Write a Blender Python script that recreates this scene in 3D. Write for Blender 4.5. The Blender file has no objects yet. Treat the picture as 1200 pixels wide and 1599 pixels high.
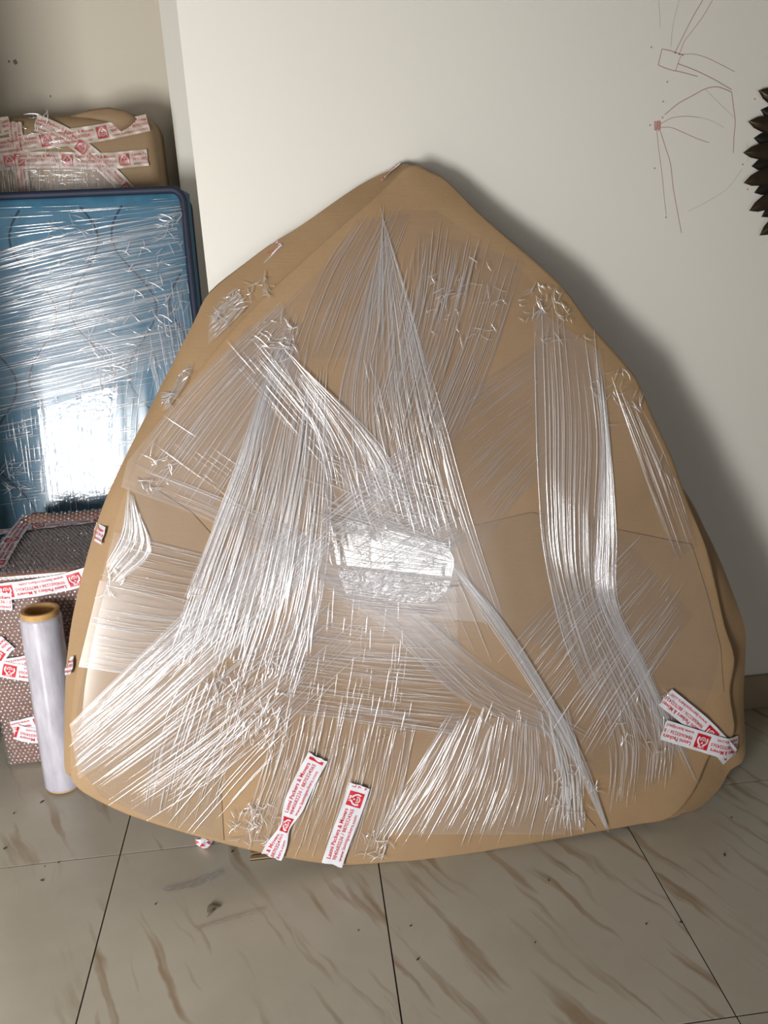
import bpy, bmesh, math, random
import numpy as np
from mathutils import Vector, Matrix
random.seed(7); np.random.seed(7)
S = bpy.context.scene
COL = S.collection

# ------------------------------------------------------------------ camera
FPX, CAMH = 1270.0, 1.3777
PITCH, ROLL, YAW = 0.34239, -0.0451, 0.10007
fw = Vector((math.sin(YAW)*math.cos(PITCH), math.cos(YAW)*math.cos(PITCH), -math.sin(PITCH)))
rt = Vector((math.cos(YAW), -math.sin(YAW), 0)); up = rt.cross(fw)
RT = rt*math.cos(ROLL) + up*math.sin(ROLL)
UP = up*math.cos(ROLL) - rt*math.sin(ROLL)
CAM = Vector((0, 0, CAMH))
cd = bpy.data.cameras.new('camera'); cam = bpy.data.objects.new('camera', cd); COL.objects.link(cam)
cd.sensor_fit = 'VERTICAL'; cd.sensor_height = 36.0; cd.lens = 36.0*FPX/1599.0
cd.clip_start = 0.02
cam.matrix_world = Matrix(((RT.x, UP.x, -fw.x, CAM.x), (RT.y, UP.y, -fw.y, CAM.y), (RT.z, UP.z, -fw.z, CAM.z), (0, 0, 0, 1)))
S.camera = cam

# ------------------------------------------------------------------ world, light, exposure
w = bpy.data.worlds.new('world'); S.world = w; w.use_nodes = True
w.node_tree.nodes['Background'].inputs[0].default_value = (0.75, 0.85, 1.0, 1)
w.node_tree.nodes['Background'].inputs[1].default_value = 0.4
S.view_settings.view_transform = 'Standard'; S.view_settings.look = 'None'
S.view_settings.gamma = 1.0; S.view_settings.use_curve_mapping = False
S.view_settings.exposure = -0.03
S.cycles.transparent_max_bounces = 48
S.cycles.max_bounces = 10
REAR, LX = -2.0, -2.35
def window_light(name, loc, facing, sx, sz, power, color):
    d = bpy.data.lights.new(name, 'AREA'); d.shape = 'RECTANGLE'; d.size = sx; d.size_y = sz; d.energy = power; d.color = color
    o = bpy.data.objects.new(name, d); COL.objects.link(o); o.location = loc
    o.rotation_euler = Vector(facing).to_track_quat('-Z', 'Y').to_euler()
    return o
BALC = (-1.90, -1.16, 0.25, 1.22)     # x0, x1, z0, z1 of the bright balcony window in the short wall at y = NEAR
VENT = (0.16, 1.08, 0.36, 1.18)       # the same for the low window in the far rear wall
GLINT = (-1.90, -1.16, 1.30, 2.25)      # dim opening added above the balcony window for glints in the upper film
NEAR, NX = -0.75, -1.02
window_light('added_glint_light', ((GLINT[0]+GLINT[1])/2, -0.85, (GLINT[2]+GLINT[3])/2), (0, 1, 0), GLINT[1]-GLINT[0], GLINT[3]-GLINT[2], 9, (1.0, 0.96, 0.90))  # added lamp, brings glints to the upper film ridges
window_light('balcony_daylight', ((BALC[0]+BALC[1])/2, NEAR-0.10, (BALC[2]+BALC[3])/2), (0, 1, 0), BALC[1]-BALC[0], BALC[3]-BALC[2], 125, (1.0, 0.99, 0.975))
window_light('rear_daylight', ((VENT[0]+VENT[1])/2, REAR-0.10, (VENT[2]+VENT[3])/2), (0, 1, 0), VENT[1]-VENT[0], VENT[3]-VENT[2], 15, (1.0, 0.99, 0.98))

# ------------------------------------------------------------------ helpers
def dpx(px):
    return RT*((px[0]-600)/FPX) - UP*((px[1]-799.5)/FPX) + fw
def hit(px, P, n):
    d = dpx(px); return CAM + d*((P-CAM).dot(n)/d.dot(n))
def hit_y(px, y): return hit(px, Vector((0, y, 0)), Vector((0, 1, 0)))
def hit_z(px, z=0.0): return hit(px, Vector((0, 0, z)), Vector((0, 0, 1)))
ORG = {}
def thing(name, label, cat, loc=(0, 0, 0), group=None):
    o = bpy.data.objects.new(name, None); COL.objects.link(o); o.location = loc
    o.empty_display_size = 0.05
    o['label'] = label; o['category'] = cat
    if group: o['group'] = group
    ORG[o] = Vector(loc); return o
def mk(name, V, F, mats, parent=None, smooth=False, mi=None, kind=None, loc=None, sharp=None):
    """one mesh object from world coordinates"""
    org = ORG[parent] if parent else Vector(loc or (0, 0, 0))
    me = bpy.data.meshes.new(name)
    me.from_pydata([(v[0]-org.x, v[1]-org.y, v[2]-org.z) for v in V], [], [tuple(f) for f in F])
    if not isinstance(mats, (list, tuple)): mats = [mats]
    for m in mats: me.materials.append(m)
    if mi: me.polygons.foreach_set('material_index', mi)
    if smooth: me.polygons.foreach_set('use_smooth', [True]*len(me.polygons))
    me.update()
    if sharp: me.set_sharp_from_angle(angle=math.radians(sharp))
    o = bpy.data.objects.new(name, me); COL.objects.link(o)
    if parent: o.parent = parent
    else: o.location = org
    ORG[o] = org
    if kind: o['kind'] = kind
    return o
def tag(o, label, cat=None, group=None):
    o['label'] = label
    if cat: o['category'] = cat
    if group: o['group'] = group
    return o
def boxvf(x0, x1, y0, y1, z0, z1):
    V = [(x, y, z) for z in (z0, z1) for y in (y0, y1) for x in (x0, x1)]
    F = [(0, 2, 3, 1), (4, 5, 7, 6), (0, 1, 5, 4), (2, 6, 7, 3), (0, 4, 6, 2), (1, 3, 7, 5)]
    return V, F
def boxes(lst):
    V, F = [], []
    for b in lst:
        v, f = boxvf(*b); k = len(V); V += v; F += [tuple(i+k for i in q) for q in f]
    return V, F
def bevel(o, wd=0.004, seg=2):
    m = o.modifiers.new('bevel', 'BEVEL'); m.width = wd; m.segments = seg; m.limit_method = 'ANGLE'
    return o
def poly(pts, t):
    """Catmull-Rom point of a polyline by uniform parameter"""
    n = len(pts)-1
    if t < 0: return pts[0]+(pts[0]-pts[1])*(-t*n)
    if t > 1: return pts[-1]+(pts[-1]-pts[-2])*((t-1)*n)
    t = t*n; i = min(int(t), n-1); f = t-i
    p1, p2 = pts[i], pts[i+1]; p0 = pts[i-1] if i else p1*2-p2; p3 = pts[i+2] if i+2 <= n else p2*2-p1
    return 0.5*((2*p1) + (p2-p0)*f + (2*p0-5*p1+4*p2-p3)*f*f + (3*p1-p0-3*p2+p3)*f*f*f)
def tube(path, r, seg=8, closed=False, cap=True):
    V, F = [], []; n = len(path)
    ref = Vector((0.31, 0.2, 0.93))
    for i, p in enumerate(path):
        a = path[(i-1) % n] if (closed or i) else p; b = path[(i+1) % n] if (closed or i < n-1) else p
        d = (b-a).normalized(); s = d.cross(ref)
        if s.length < 1e-3: s = d.cross(Vector((1, 0, 0)))
        s.normalize(); q = d.cross(s)
        rr = r[i] if isinstance(r, (list, tuple)) else r
        for k in range(seg):
            a_ = 2*math.pi*k/seg; V.append(p + s*math.cos(a_)*rr + q*math.sin(a_)*rr)
    m = n if closed else n-1
    for i in range(m):
        j = (i+1) % n
        for k in range(seg):
            F.append((i*seg+k, i*seg+(k+1) % seg, j*seg+(k+1) % seg, j*seg+k))
    if cap and not closed:
        F.append(tuple(range(seg))[::-1]); F.append(tuple(range((n-1)*seg, n*seg)))
    return V, F

# ------------------------------------------------------------------ materials
def lin(r, g, b):
    f = lambda c: (c/255/12.92) if c/255 <= 0.04045 else ((c/255+0.055)/1.055)**2.4
    return (f(r), f(g), f(b), 1)
class MT:
    def __init__(s, name):
        s.m = bpy.data.materials.new(name); s.m.use_nodes = True; s.t = s.m.node_tree; s.n = s.t.nodes; s.l = s.t.links
        s.b = s.n['Principled BSDF']; s.out = s.n['Material Output']
    def node(s, ty, **kw):
        x = s.n.new(ty)
        for k, v in kw.items():
            if k.startswith('i_'): x.inputs[k[2:].replace('_', ' ')].default_value = v
            else: setattr(x, k, v)
        return x
    def link(s, a, b): s.l.new(a, b)
    def coord(s, kind='Object', scale=(1, 1, 1), rot=(0, 0, 0), rand=False):
        c = s.node('ShaderNodeTexCoord'); mp = s.node('ShaderNodeMapping')
        mp.inputs['Scale'].default_value = scale; mp.inputs['Rotation'].default_value = rot
        s.link(c.outputs[kind], mp.inputs['Vector'])
        if rand:
            oi = s.node('ShaderNodeObjectInfo'); mu = s.node('ShaderNodeVectorMath', operation='SCALE')
            mu.inputs[0].default_value = (37.0, 51.0, 23.0); s.link(oi.outputs['Random'], mu.inputs['Scale'])
            s.link(mu.outputs[0], mp.inputs['Location'])
        return mp.outputs[0]
    def noise(s, vec, scale, detail=4, rough=0.55, dist=0.0):
        x = s.node('ShaderNodeTexNoise'); x.inputs['Scale'].default_value = scale
        x.inputs['Detail'].default_value = detail; x.inputs['Roughness'].default_value = rough
        x.inputs['Distortion'].default_value = dist
        if vec: s.link(vec, x.inputs['Vector'])
        return x.outputs['Fac']
    def ramp(s, fac, stops):
        r = s.node('ShaderNodeValToRGB'); e = r.color_ramp.elements
        while len(e) < len(stops): e.new(0.5)
        for k, (p, c) in enumerate(stops): e[k].position = p; e[k].color = c
        s.link(fac, r.inputs[0]); return r.outputs[0]
    def mixc(s, fac, a, b, mode='MIX'):
        x = s.node('ShaderNodeMix', data_type='RGBA', blend_type=mode)
        for sock, v in ((x.inputs[0], fac), (x.inputs[6], a), (x.inputs[7], b)):
            if hasattr(v, 'default_value') or hasattr(v, 'is_output'): s.link(v, sock)
            else: sock.default_value = v
        return x.outputs[2]
    def bump(s, h, strength=0.3, dist=0.01):
        b = s.node('ShaderNodeBump'); b.inputs['Strength'].default_value = strength; b.inputs['Distance'].default_value = dist
        s.link(h, b.inputs['Height']); return b.outputs[0]
    def math(s, op, a, b=0.0):
        x = s.node('ShaderNodeMath', operation=op)
        for k, v in enumerate((a, b)):
            if hasattr(v, 'is_output'): s.link(v, x.inputs[k])
            else: x.inputs[k].default_value = v
        return x.outputs[0]
def simple(name, col, rough=0.5, metal=0.0, var=0.0, vscale=20, bump=0.0, spec=0.5):
    t = MT(name); t.b.inputs['Roughness'].default_value = rough; t.b.inputs['Metallic'].default_value = metal
    t.b.inputs['Specular IOR Level'].default_value = spec
    t.b.inputs['Base Color'].default_value = col
    if var or bump:
        v = t.coord(); f = t.noise(v, vscale)
        if var:
            d = tuple(c*(1-var) for c in col[:3])+(1,); u = tuple(min(1, c*(1+var)) for c in col[:3])+(1,)
            t.link(t.ramp(f, [(0.3, d), (0.7, u)]), t.b.inputs['Base Color'])
        if bump: t.link(t.bump(f, bump, 0.003), t.b.inputs['Normal'])
    return t.m

def wall_mat(name, col):
    t = MT(name); v = t.coord('Generated', (1, 1, 1)); p = t.coord('Object')
    big = t.noise(p, 1.3, 3); fine = t.noise(p, 60, 4); mid = t.noise(p, 7, 4)
    c2 = tuple(x*0.955 for x in col[:3])+(1,)
    t.link(t.mixc(t.math('MULTIPLY', big, 0.6), col, c2), t.b.inputs['Base Color'])
    t.b.inputs['Roughness'].default_value = 0.55
    t.link(t.bump(t.math('ADD', t.math('MULTIPLY', fine, 0.25), mid), 0.12, 0.006), t.b.inputs['Normal'])
    return t.m
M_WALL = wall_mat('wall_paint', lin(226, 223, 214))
M_WALL2 = wall_mat('wall_paint_room', lin(92, 82, 70))  # unseen room walls, toned dark to cut the fill light
M_CEIL = wall_mat('ceiling_paint', lin(118, 112, 104))  # unseen ceiling, darkened for less bounce

def tile_mat():
    t = MT('vitrified_tile')
    v0 = t.coord('Object', (1, 1, 1), (0, 0, 0), True)
    base = t.noise(v0, 3.0, 5, 0.6)
    col = t.ramp(base, [(0.25, lin(166, 159, 144)), (0.55, lin(178, 171, 156)), (0.8, lin(186, 180, 166))])
    wob = t.node('ShaderNodeVectorMath', operation='MULTIPLY_ADD')
    nz = t.node('ShaderNodeTexNoise'); nz.inputs['Scale'].default_value = 7.0; nz.inputs['Detail'].default_value = 3.0; t.link(v0, nz.inputs['Vector'])
    t.link(nz.outputs['Color'], wob.inputs[0]); wob.inputs[1].default_value = (0.05, 0.05, 0.0); t.link(v0, wob.inputs[2])
    r1 = t.node('ShaderNodeMapping'); r1.inputs['Rotation'].default_value = (0, 0, math.radians(62)); t.link(wob.outputs[0], r1.inputs['Vector'])
    mp = t.node('ShaderNodeMapping'); mp.inputs['Scale'].default_value = (3.6, 36.0, 1.0); t.link(r1.outputs[0], mp.inputs['Vector'])
    n1 = t.noise(mp.outputs[0], 1.0, 2, 0.45, 0.0)
    vein = t.ramp(n1, [(0.57, (0, 0, 0, 1)), (0.70, (1, 1, 1, 1))])
    msk = t.ramp(t.noise(v0, 3.0, 2, 0.5), [(0.38, (0, 0, 0, 1)), (0.56, (1, 1, 1, 1))])
    f = t.math('MULTIPLY', t.math('MULTIPLY', vein, msk), 0.62)
    col = t.mixc(f, col, lin(126, 96, 56))
    t.link(col, t.b.inputs['Base Color'])
    t.b.inputs['Roughness'].default_value = 0.2
    sm = t.ramp(t.noise(v0, 9, 5, 0.6), [(0.2, (0.2, 0.2, 0.2, 1)), (0.85, (0.28, 0.28, 0.28, 1))])
    t.link(sm, t.b.inputs['Roughness'])
    t.b.inputs['Specular IOR Level'].default_value = 0.4
    return t.m
M_TILE = tile_mat()
M_GROUT = simple('grout', lin(58, 52, 44), 0.9, var=0.15)
M_SKIRT = simple('skirting_tile', lin(150, 134, 112), 0.35, var=0.08, vscale=9)

def cardboard(name, col, dark, ribs=0.15):
    t = MT(name); p = t.coord('Object')
    a = t.noise(p, 3.2, 4); fine = t.noise(p, 220, 3); st = t.coord('Object', (14, 14, 260))
    fib = t.noise(st, 1.0, 4)
    c = t.mixc(t.ramp(a, [(0.35, (0, 0, 0, 1)), (0.7, (1, 1, 1, 1))]), col, dark)
    c = t.mixc(t.math('MULTIPLY', fine, 0.22), c, tuple(x*0.6 for x in dark[:3])+(1,))
    c = t.mixc(t.math('MULTIPLY', fib, ribs), c, tuple(x*0.7 for x in dark[:3])+(1,))
    t.link(c, t.b.inputs['Base Color']); t.b.inputs['Roughness'].default_value = 0.62
    t.b.inputs['Specular IOR Level'].default_value = 0.25
    h = t.math('ADD', t.math('MULTIPLY', fine, 0.15), t.math('ADD', t.math('MULTIPLY', fib, 0.2), t.noise(p, 6.5, 3)))
    t.link(t.bump(h, 0.22, 0.012), t.b.inputs['Normal'])
    return t.m
M_CARD = cardboard('kraft_cardboard', lin(172, 143, 109), lin(156, 128, 95))
M_CARD2 = cardboard('kraft_cardboard_old', lin(162, 137, 107), lin(149, 124, 95))

def film(name, haze, gloss, rough, hazecol=(0.86, 0.85, 0.87, 1), tint=(0.97, 0.965, 0.97, 1), bump=0.0, bscale=40):
    t = MT(name); t.n.remove(t.b)
    tr = t.node('ShaderNodeBsdfTransparent'); tr.inputs[0].default_value = tint
    df = t.node('ShaderNodeBsdfDiffuse'); df.inputs[0].default_value = hazecol
    gl = t.node('ShaderNodeBsdfGlossy'); gl.inputs['Roughness'].default_value = rough
    gl.inputs['Color'].default_value = (1, 1, 1, 1)
    m1 = t.node('ShaderNodeMixShader'); m1.inputs[0].default_value = haze
    t.link(tr.outputs[0], m1.inputs[1]); t.link(df.outputs[0], m1.inputs[2])
    m2 = t.node('ShaderNodeMixShader'); m2.inputs[0].default_value = gloss
    t.link(m1.outputs[0], m2.inputs[1]); t.link(gl.outputs[0], m2.inputs[2])
    t.link(m2.outputs[0], t.out.inputs['Surface'])
    if bump:
        f = t.noise(t.coord('Object'), bscale, 3); nb = t.bump(f, bump, 0.004)
        t.link(nb, gl.inputs['Normal'])
    return t.m
M_FILM = film('stretch_film', 0.025, 0.03, 0.18)
M_FILM_H = film('stretch_film_layers', 0.085, 0.035, 0.2)
M_FILM_S = film('stretch_film_taut', 0.03, 0.20, 0.09, bump=0.1, bscale=25)
M_FILM_M = film('stretch_film_puckered', 0.03, 0.05, 0.07, bump=0.5, bscale=60)
M_FILM_P = film('stretch_film_rippled', 0.05, 0.11, 0.14, bump=0.4, bscale=70)
M_RIDGE = film('stretch_film_ridge', 0.30, 0.30, 0.16, (0.95, 0.95, 0.97, 1))  # milky bunched film, its white haze raised to stand in for glints
M_RIDGE_F = film('stretch_film_ridge_thin', 0.16, 0.16, 0.2, (0.92, 0.91, 0.92, 1))  # thinner ridges, whitened in place of glints as well
M_BUB = film('bubble_film', 0.10, 0.22, 0.1, (0.85, 0.8, 0.82, 1))
M_TAPE = simple('tape_white', lin(222, 222, 228), 0.35, var=0.04, vscale=40, bump=0.05)
M_RED = simple('tape_print_red', lin(196, 28, 44), 0.4, var=0.05)
M_TAPE_A = simple('tape_white_aged', lin(176, 163, 148), 0.35, var=0.05, vscale=40)
M_RED_A = simple('tape_print_faded', lin(160, 44, 54), 0.4, var=0.05)

# ------------------------------------------------------------------ room
WY = 1.915; CX = -0.18; RB = 3.15; RL = -1.75; RX = 5.2; CH = 2.75
def struct(name, lst, m):
    V, F = boxes(lst); o = mk(name, V, F, m); o['kind'] = 'structure'; return o
floor = struct('floor', [(LX-0.15, RX+0.15, REAR-0.15, RB+0.15, -0.12, -0.0035)], M_GROUT)
tag(floor, 'beige polished floor tiles with brown veins and dark joints')
bm = bmesh.new(); bmesh.ops.create_cube(bm, size=1.0)
bmesh.ops.scale(bm, vec=(0.5968, 0.5968, 0.004), verts=bm.verts)
tme = bpy.data.meshes.new('tile'); bm.to_mesh(tme); bm.free(); tme.materials.append(M_TILE)
OX, OY, TS = -0.5007, 1.6042, 0.6
for i in range(-4, 10):
    for j in range(-7, 3):
        x, y = OX+TS*(i+0.5), OY+TS*(j+0.5)
        if x > CX+0.3 and y > WY+0.3: continue
        if y > WY+0.3 and x < RL-0.3: continue
        if y < NEAR-0.3 and x < NX-0.3: continue
        o = bpy.data.objects.new('tile', tme); COL.objects.link(o); o.parent = floor; o.location = (x, y, -0.002)
struct('ceiling', [(LX-0.15, RX+0.15, REAR-0.15, RB+0.15, CH, CH+0.12)], M_CEIL)
wall_back = struct('wall_back', [(CX, RX+0.15, WY, RB+0.15, 0, CH)], M_WALL)
tag(wall_back, 'off-white painted wall with red pen scribbles behind the large parcel')
struct('wall_recess', [(RL-0.15, CX, RB, RB+0.15, 0, CH)], wall_mat('recess_paint_dimmed', lin(212, 203, 186)))  # warmer paint, also darkened to stand in for dimmer light in the recess
struct('wall_recess_left', [(RL-0.15, RL, WY, RB, 0, CH), (LX-0.15, -1.0, WY, WY+0.12, 0, CH)], M_WALL)
struct('trim_1', [(-0.340, CX, 3.03, RB, 0, CH)], M_WALL)       # pilaster at the end of the recess
struct('wall_left', [(LX-0.15, LX, NEAR, WY, 0, CH)], M_WALL2)
struct('wall_right', [(RX, RX+0.15, REAR-0.15, WY, 0, CH)], M_WALL2)
def holed(name, x0, x1, y, b):
    struct(name, [(x0, b[0], y-0.15, y, 0, CH), (b[1], x1, y-0.15, y, 0, CH), (b[0], b[1], y-0.15, y, 0, b[2]), (b[0], b[1], y-0.15, y, b[3], CH)], M_WALL2)
struct('wall_near', [(LX-0.15, BALC[0], NEAR-0.15, NEAR, 0, CH), (BALC[1], NX, NEAR-0.15, NEAR, 0, CH), (BALC[0], BALC[1], NEAR-0.15, NEAR, 0, BALC[2]),
    (BALC[0], BALC[1], NEAR-0.15, NEAR, BALC[3], GLINT[2]), (BALC[0], BALC[1], NEAR-0.15, NEAR, GLINT[3], CH)], M_WALL2)
holed('wall_rear', NX, RX, REAR, VENT)
struct('wall_side', [(NX-0.15, NX, REAR-0.15, NEAR-0.15, 0, CH)], M_WALL2)
M_FRAME = simple('window_frame_paint', lin(120, 100, 80), 0.5, var=0.06)
t = 0.03
for k, (b, y) in enumerate(((BALC, NEAR), (VENT, REAR), (GLINT, NEAR))):  # the last frame surrounds the added glint lamp
    x0, x1, z0, z1 = b; y0, y1 = y-0.07, y-0.02
    struct('window_%d' % (k+1), [(x0, x0+t, y0, y1, z0, z1), (x1-t, x1, y0, y1, z0, z1), (x0+t, x1-t, y0, y1, z0, z0+t), (x0+t, x1-t, y0, y1, z1-t, z1)], M_FRAME)
sk = struct('baseboard_back', [(CX, RX, WY-0.012, WY, 0, 0.108)], M_SKIRT); bevel(sk, 0.003)
struct('baseboard_recess', [(RL, CX, RB-0.012, RB, 0, 0.108)], M_SKIRT)

# pen scribbles on the wall, traced as thin ink lines lying on the paint
M_INK = simple('red_pen_ink', lin(176, 138, 126), 0.6)
M_INK2 = simple('faded_pen_ink', lin(192, 178, 164), 0.6)
M_INKR = simple('bright_red_ink', lin(190, 84, 74), 0.6)
def scribbles():
    def P(x, y): return hit_y((960+x/4.208, y/4.208), WY)
    strong = [([(312, 322), (372, 335), (440, 358)], 2.2), ([(312, 322), (298, 380), (288, 428)], 2.2), ([(288, 428), (340, 450), (400, 468)], 2.0),
              ([(440, 358), (420, 410), (400, 468)], 1.6), ([(400, 465), (470, 482), (548, 503)], 2.2), ([(440, 358), (520, 356), (600, 378), (700, 425), (790, 472)], 1.5),
              ([(415, 418), (530, 462), (650, 520), (770, 590)], 2.2), ([(330, 755), (420, 680), (520, 625), (600, 583), (680, 572), (770, 605)], 2.4),
              ([(770, 605), (780, 690), (793, 800), (785, 900), (781, 1005)], 2.2), ([(302, 865), (335, 970), (368, 1080), (385, 1230), (410, 1370), (440, 1530)], 2.0),
              ([(278, 860), (290, 980), (310, 1130), (325, 1280), (340, 1415)], 1.5), ([(300, 815), (380, 775), (470, 764), (560, 772)], 1.6),
              ([(305, 838), (370, 838), (450, 870), (540, 910), (620, 938)], 1.7), ([(400, 340), (450, 240), (510, 120), (580, 0)], 2.0),
              ([(430, 345), (460, 270), (510, 205), (580, 110), (645, 0)], 1.6)]
    faint = [([(370, 310), (385, 160), (425, 0)], 1.3), ([(300, 180), (296, 90), (290, 0)], 1.2), ([(560, 772), (640, 795), (720, 840)], 1.2),
             ([(600, 590), (690, 680), (790, 775)], 1.2), ([(480, 1390), (600, 1330), (740, 1240), (840, 1110)], 1.5), ([(870, 940), (878, 1010), (875, 1060)], 1.3)]
    dots = [(242, 310), (347, 538), (320, 667), (316, 772), (234, 822), (338, 1427), (264, 1105), (843, 1080), (875, 1243), (922, 650), (398, 348), (426, 356), (448, 362)]
    blob = []
    for k in range(6): blob.append(([(262+k*8+(k*7 % 5), 797-(k*11 % 9)), (264+k*7.4, 858+(k*13 % 12))], 1.5))
    for k in range(5): blob.append(([(262, 803+k*12), (302, 800+k*10.5)], 1.3))
    V, F, I = [], [], []
    def add(lines, mat):
        for pts, wd in lines:
            pp = [P(*q) for q in pts]; n = max(4, len(pp)*6)
            k0 = len(V)
            for i in range(n+1):
                p = poly(pp, i/n); d = (poly(pp, min(1, i/n+0.01))-poly(pp, max(0, i/n-0.01))); d.normalize()
                s = Vector((d.z, 0, -d.x))*(wd*0.00036); off = Vector((0, -0.0006, 0))
                V.append(p+s+off); V.append(p-s+off)
            for i in range(n):
                a = k0+2*i; F.append((a, a+1, a+3, a+2)); I.append(mat)
    add(strong, 0); add(faint, 1); add(blob, 2)
    add([([(x-3, y-4), (x, y), (x+3, y+5)], 4.5) for x, y in dots], 0)
    o = mk('pen_drawing', V, F, [M_INK, M_INK2, M_INKR], wall_back, mi=I)
    tag(o, 'red pen scribbles drawn on the wall')
    # nail hole and chip in the recess wall
    V, F = [], []
    for cxp, cyp, r in ((24, 97, 0.008), (79, 150, 0.003), (14, 96, 0.004)):
        c = hit_y((cxp, cyp), RB); k = len(V)
        for q in range(10):
            a = q*math.tau/10; rr = r*(0.7+0.5*random.random()); V.append(c+Vector((math.cos(a)*rr, -0.0006, math.sin(a)*rr*1.2)))
        F.append(tuple(range(k, k+10)))
    h = mk('plaster_chip', V, F, simple('chipped_plaster', lin(128, 118, 104), 0.9, var=0.3), bpy.data.objects['wall_recess'])
scribbles()

# ------------------------------------------------------------------ printed tape
FONT = {}
def text_geo(body, size, bold=0.0):
    cu = bpy.data.curves.new('t', 'FONT'); cu.body = body; cu.size = size; cu.resolution_u = 2; cu.offset = bold
    o = bpy.data.objects.new('t', cu); COL.objects.link(o)
    dg = bpy.context.evaluated_depsgraph_get(); me = o.evaluated_get(dg).to_mesh()
    V = [(v.co.x, v.co.y) for v in me.vertices]; F = [tuple(p.vertices) for p in me.polygons]
    o.evaluated_get(dg).to_mesh_clear(); bpy.data.objects.remove(o); bpy.data.curves.remove(cu)
    return V, F
def tape_print():
    """one repeat of the print in tape units (1 = tape width); x along, y across"""
    V, F, I = [], [], []
    def add(v, f, m):
        k = len(V); V.extend(v); F.extend([tuple(i+k for i in q) for q in f]); I.extend([m]*len(f))
    for body, y, hgt, ln, bd in (('Laxmi Packers & Movers', 0.17, 0.27, 2.55, 0.006), ('9840683236 / 8870324365', -0.10, 0.25, 2.6, 0.003), ('www.laxmipackers.com', -0.36, 0.23, 2.35, 0.003)):
        v, f = text_geo(body, hgt, bd); mx = max(p[0] for p in v); s = ln/mx
        add([(0.92+p[0]*s, y+p[1]) for p in v], f, 1)
    q = 0.36; nq = 5
    add([(0.02+2*q*a/nq, -q+2*q*b/nq) for b in range(nq+1) for a in range(nq+1)], [(b*(nq+1)+a, b*(nq+1)+a+1, (b+1)*(nq+1)+a+1, (b+1)*(nq+1)+a) for b in range(nq) for a in range(nq)], 1)
    cx, cy = 0.02+q, -0.07
    def arc(r0, r1, a0, a1, n=12, ox=0, oy=0):
        vv = []
        for i in range(n+1):
            a = math.radians(a0+(a1-a0)*i/n)
            vv += [(cx+ox+r0*math.cos(a), cy+oy+r0*math.sin(a)), (cx+ox+r1*math.cos(a), cy+oy+r1*math.sin(a))]
        add(vv, [(2*i, 2*i+1, 2*i+3, 2*i+2) for i in range(n)], 2)
    arc(0.21, 0.29, -35, 75); arc(0.21, 0.29, 105, 215)          # raised arms
    arc(0.11, 0.155, -200, 20, 10, 0, -0.02)                      # rounded body ring
    for yy, ww in ((-0.02, 0.075), (-0.075, 0.055)):
        add([(cx-ww, cy+yy), (cx+ww, cy+yy), (cx+ww, cy+yy+0.03), (cx-ww, cy+yy+0.03)], [(0, 1, 2, 3)], 2)
    arc(0.0, 0.05, 0, 360, 8, 0, 0.13)
    v, f = text_geo('LPM', 0.17, 0.004); mx = max(p[0] for p in v)
    add([(cx-mx/2+p[0], 0.2+p[1]) for p in v], f, 2)
    return V, F, I
PV, PF, PI = tape_print(); PERIOD = 3.62
def tape(name, path, nrm, width, parent, phase=0.0, mats=None, wid=None, wrinkle=0.0006, label=None, jag=True, flip=False):
    """path: 3D points, nrm: outward normal or list of normals; print runs along the path"""
    if flip: path = path[::-1]; nrm = nrm[::-1] if isinstance(nrm, list) else nrm
    mats = mats or [M_TAPE, M_RED]
    N = 80; pts = [poly(path, i/N) for i in range(N+1)]
    nl = nrm if isinstance(nrm, list) else [nrm]*len(path)
    ns = [poly(nl, i/N).normalized() for i in range(N+1)]
    cum = [0.0]
    for i in range(N): cum.append(cum[-1]+(pts[i+1]-pts[i]).length)
    Ltot = cum[-1]; phs = random.random()*10
    def at(s):
        s = min(max(s, 0), Ltot); lo = 0
        while lo < N-1 and cum[lo+1] < s: lo += 1
        f = (s-cum[lo])/max(1e-9, cum[lo+1]-cum[lo]); return lo, f
    def surf(s, v, hgt):
        i, f = at(s); p = pts[i].lerp(pts[i+1], f); n = ns[i].lerp(ns[i+1], f)
        d = (pts[min(N, i+2)]-pts[max(0, i-1)]).normalized(); lf = n.cross(d).normalized()
        ww = width*(wid(s/Ltot) if wid else 1.0)
        k = wrinkle*(math.sin(s*160+v*7+phs)+math.sin(s*71-v*11+phs*2)+1.6)
        return p + lf*(v*ww) + n*(hgt+k)
    V, F, I = [], [], []
    ms, mv = max(8, int(Ltot/0.008)), 6
    for i in range(ms+1):
        for j in range(mv+1):
            s = Ltot*i/ms; v = j/mv-0.5
            if jag and i in (0, ms): s += random.uniform(-1, 1)*0.003
            i0 = min(max(s, 0), Ltot)
            V.append(surf(i0, v, 0.0006))
    for i in range(ms):
        for j in range(mv):
            a = i*(mv+1)+j; F.append((a, a+mv+1, a+mv+2, a+1)); I.append(0)
    k = -1
    while True:
        s0 = (k*PERIOD+phase)*width
        if s0 > Ltot: break
        good = {}
        for q, (x, y) in enumerate(PV):
            s = s0+x*width
            if 0.001 < s < Ltot-0.001: good[q] = (s, y)
        used = {}
        for f, m in zip(PF, PI):
            if all(q in good for q in f):
                idx = []
                for q in f:
                    key = (q, m)
                    if key not in used:
                        used[key] = len(V); V.append(surf(good[q][0], good[q][1], 0.0011 if m == 1 else 0.0014))
                    idx.append(used[key])
                F.append(tuple(idx)); I.append(0 if m == 2 else 1)
        k += 1
    o = mk(name, V, F, mats, parent, mi=I, smooth=True)
    if label: o['label'] = label
    return o
TW = 0.048

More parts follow.
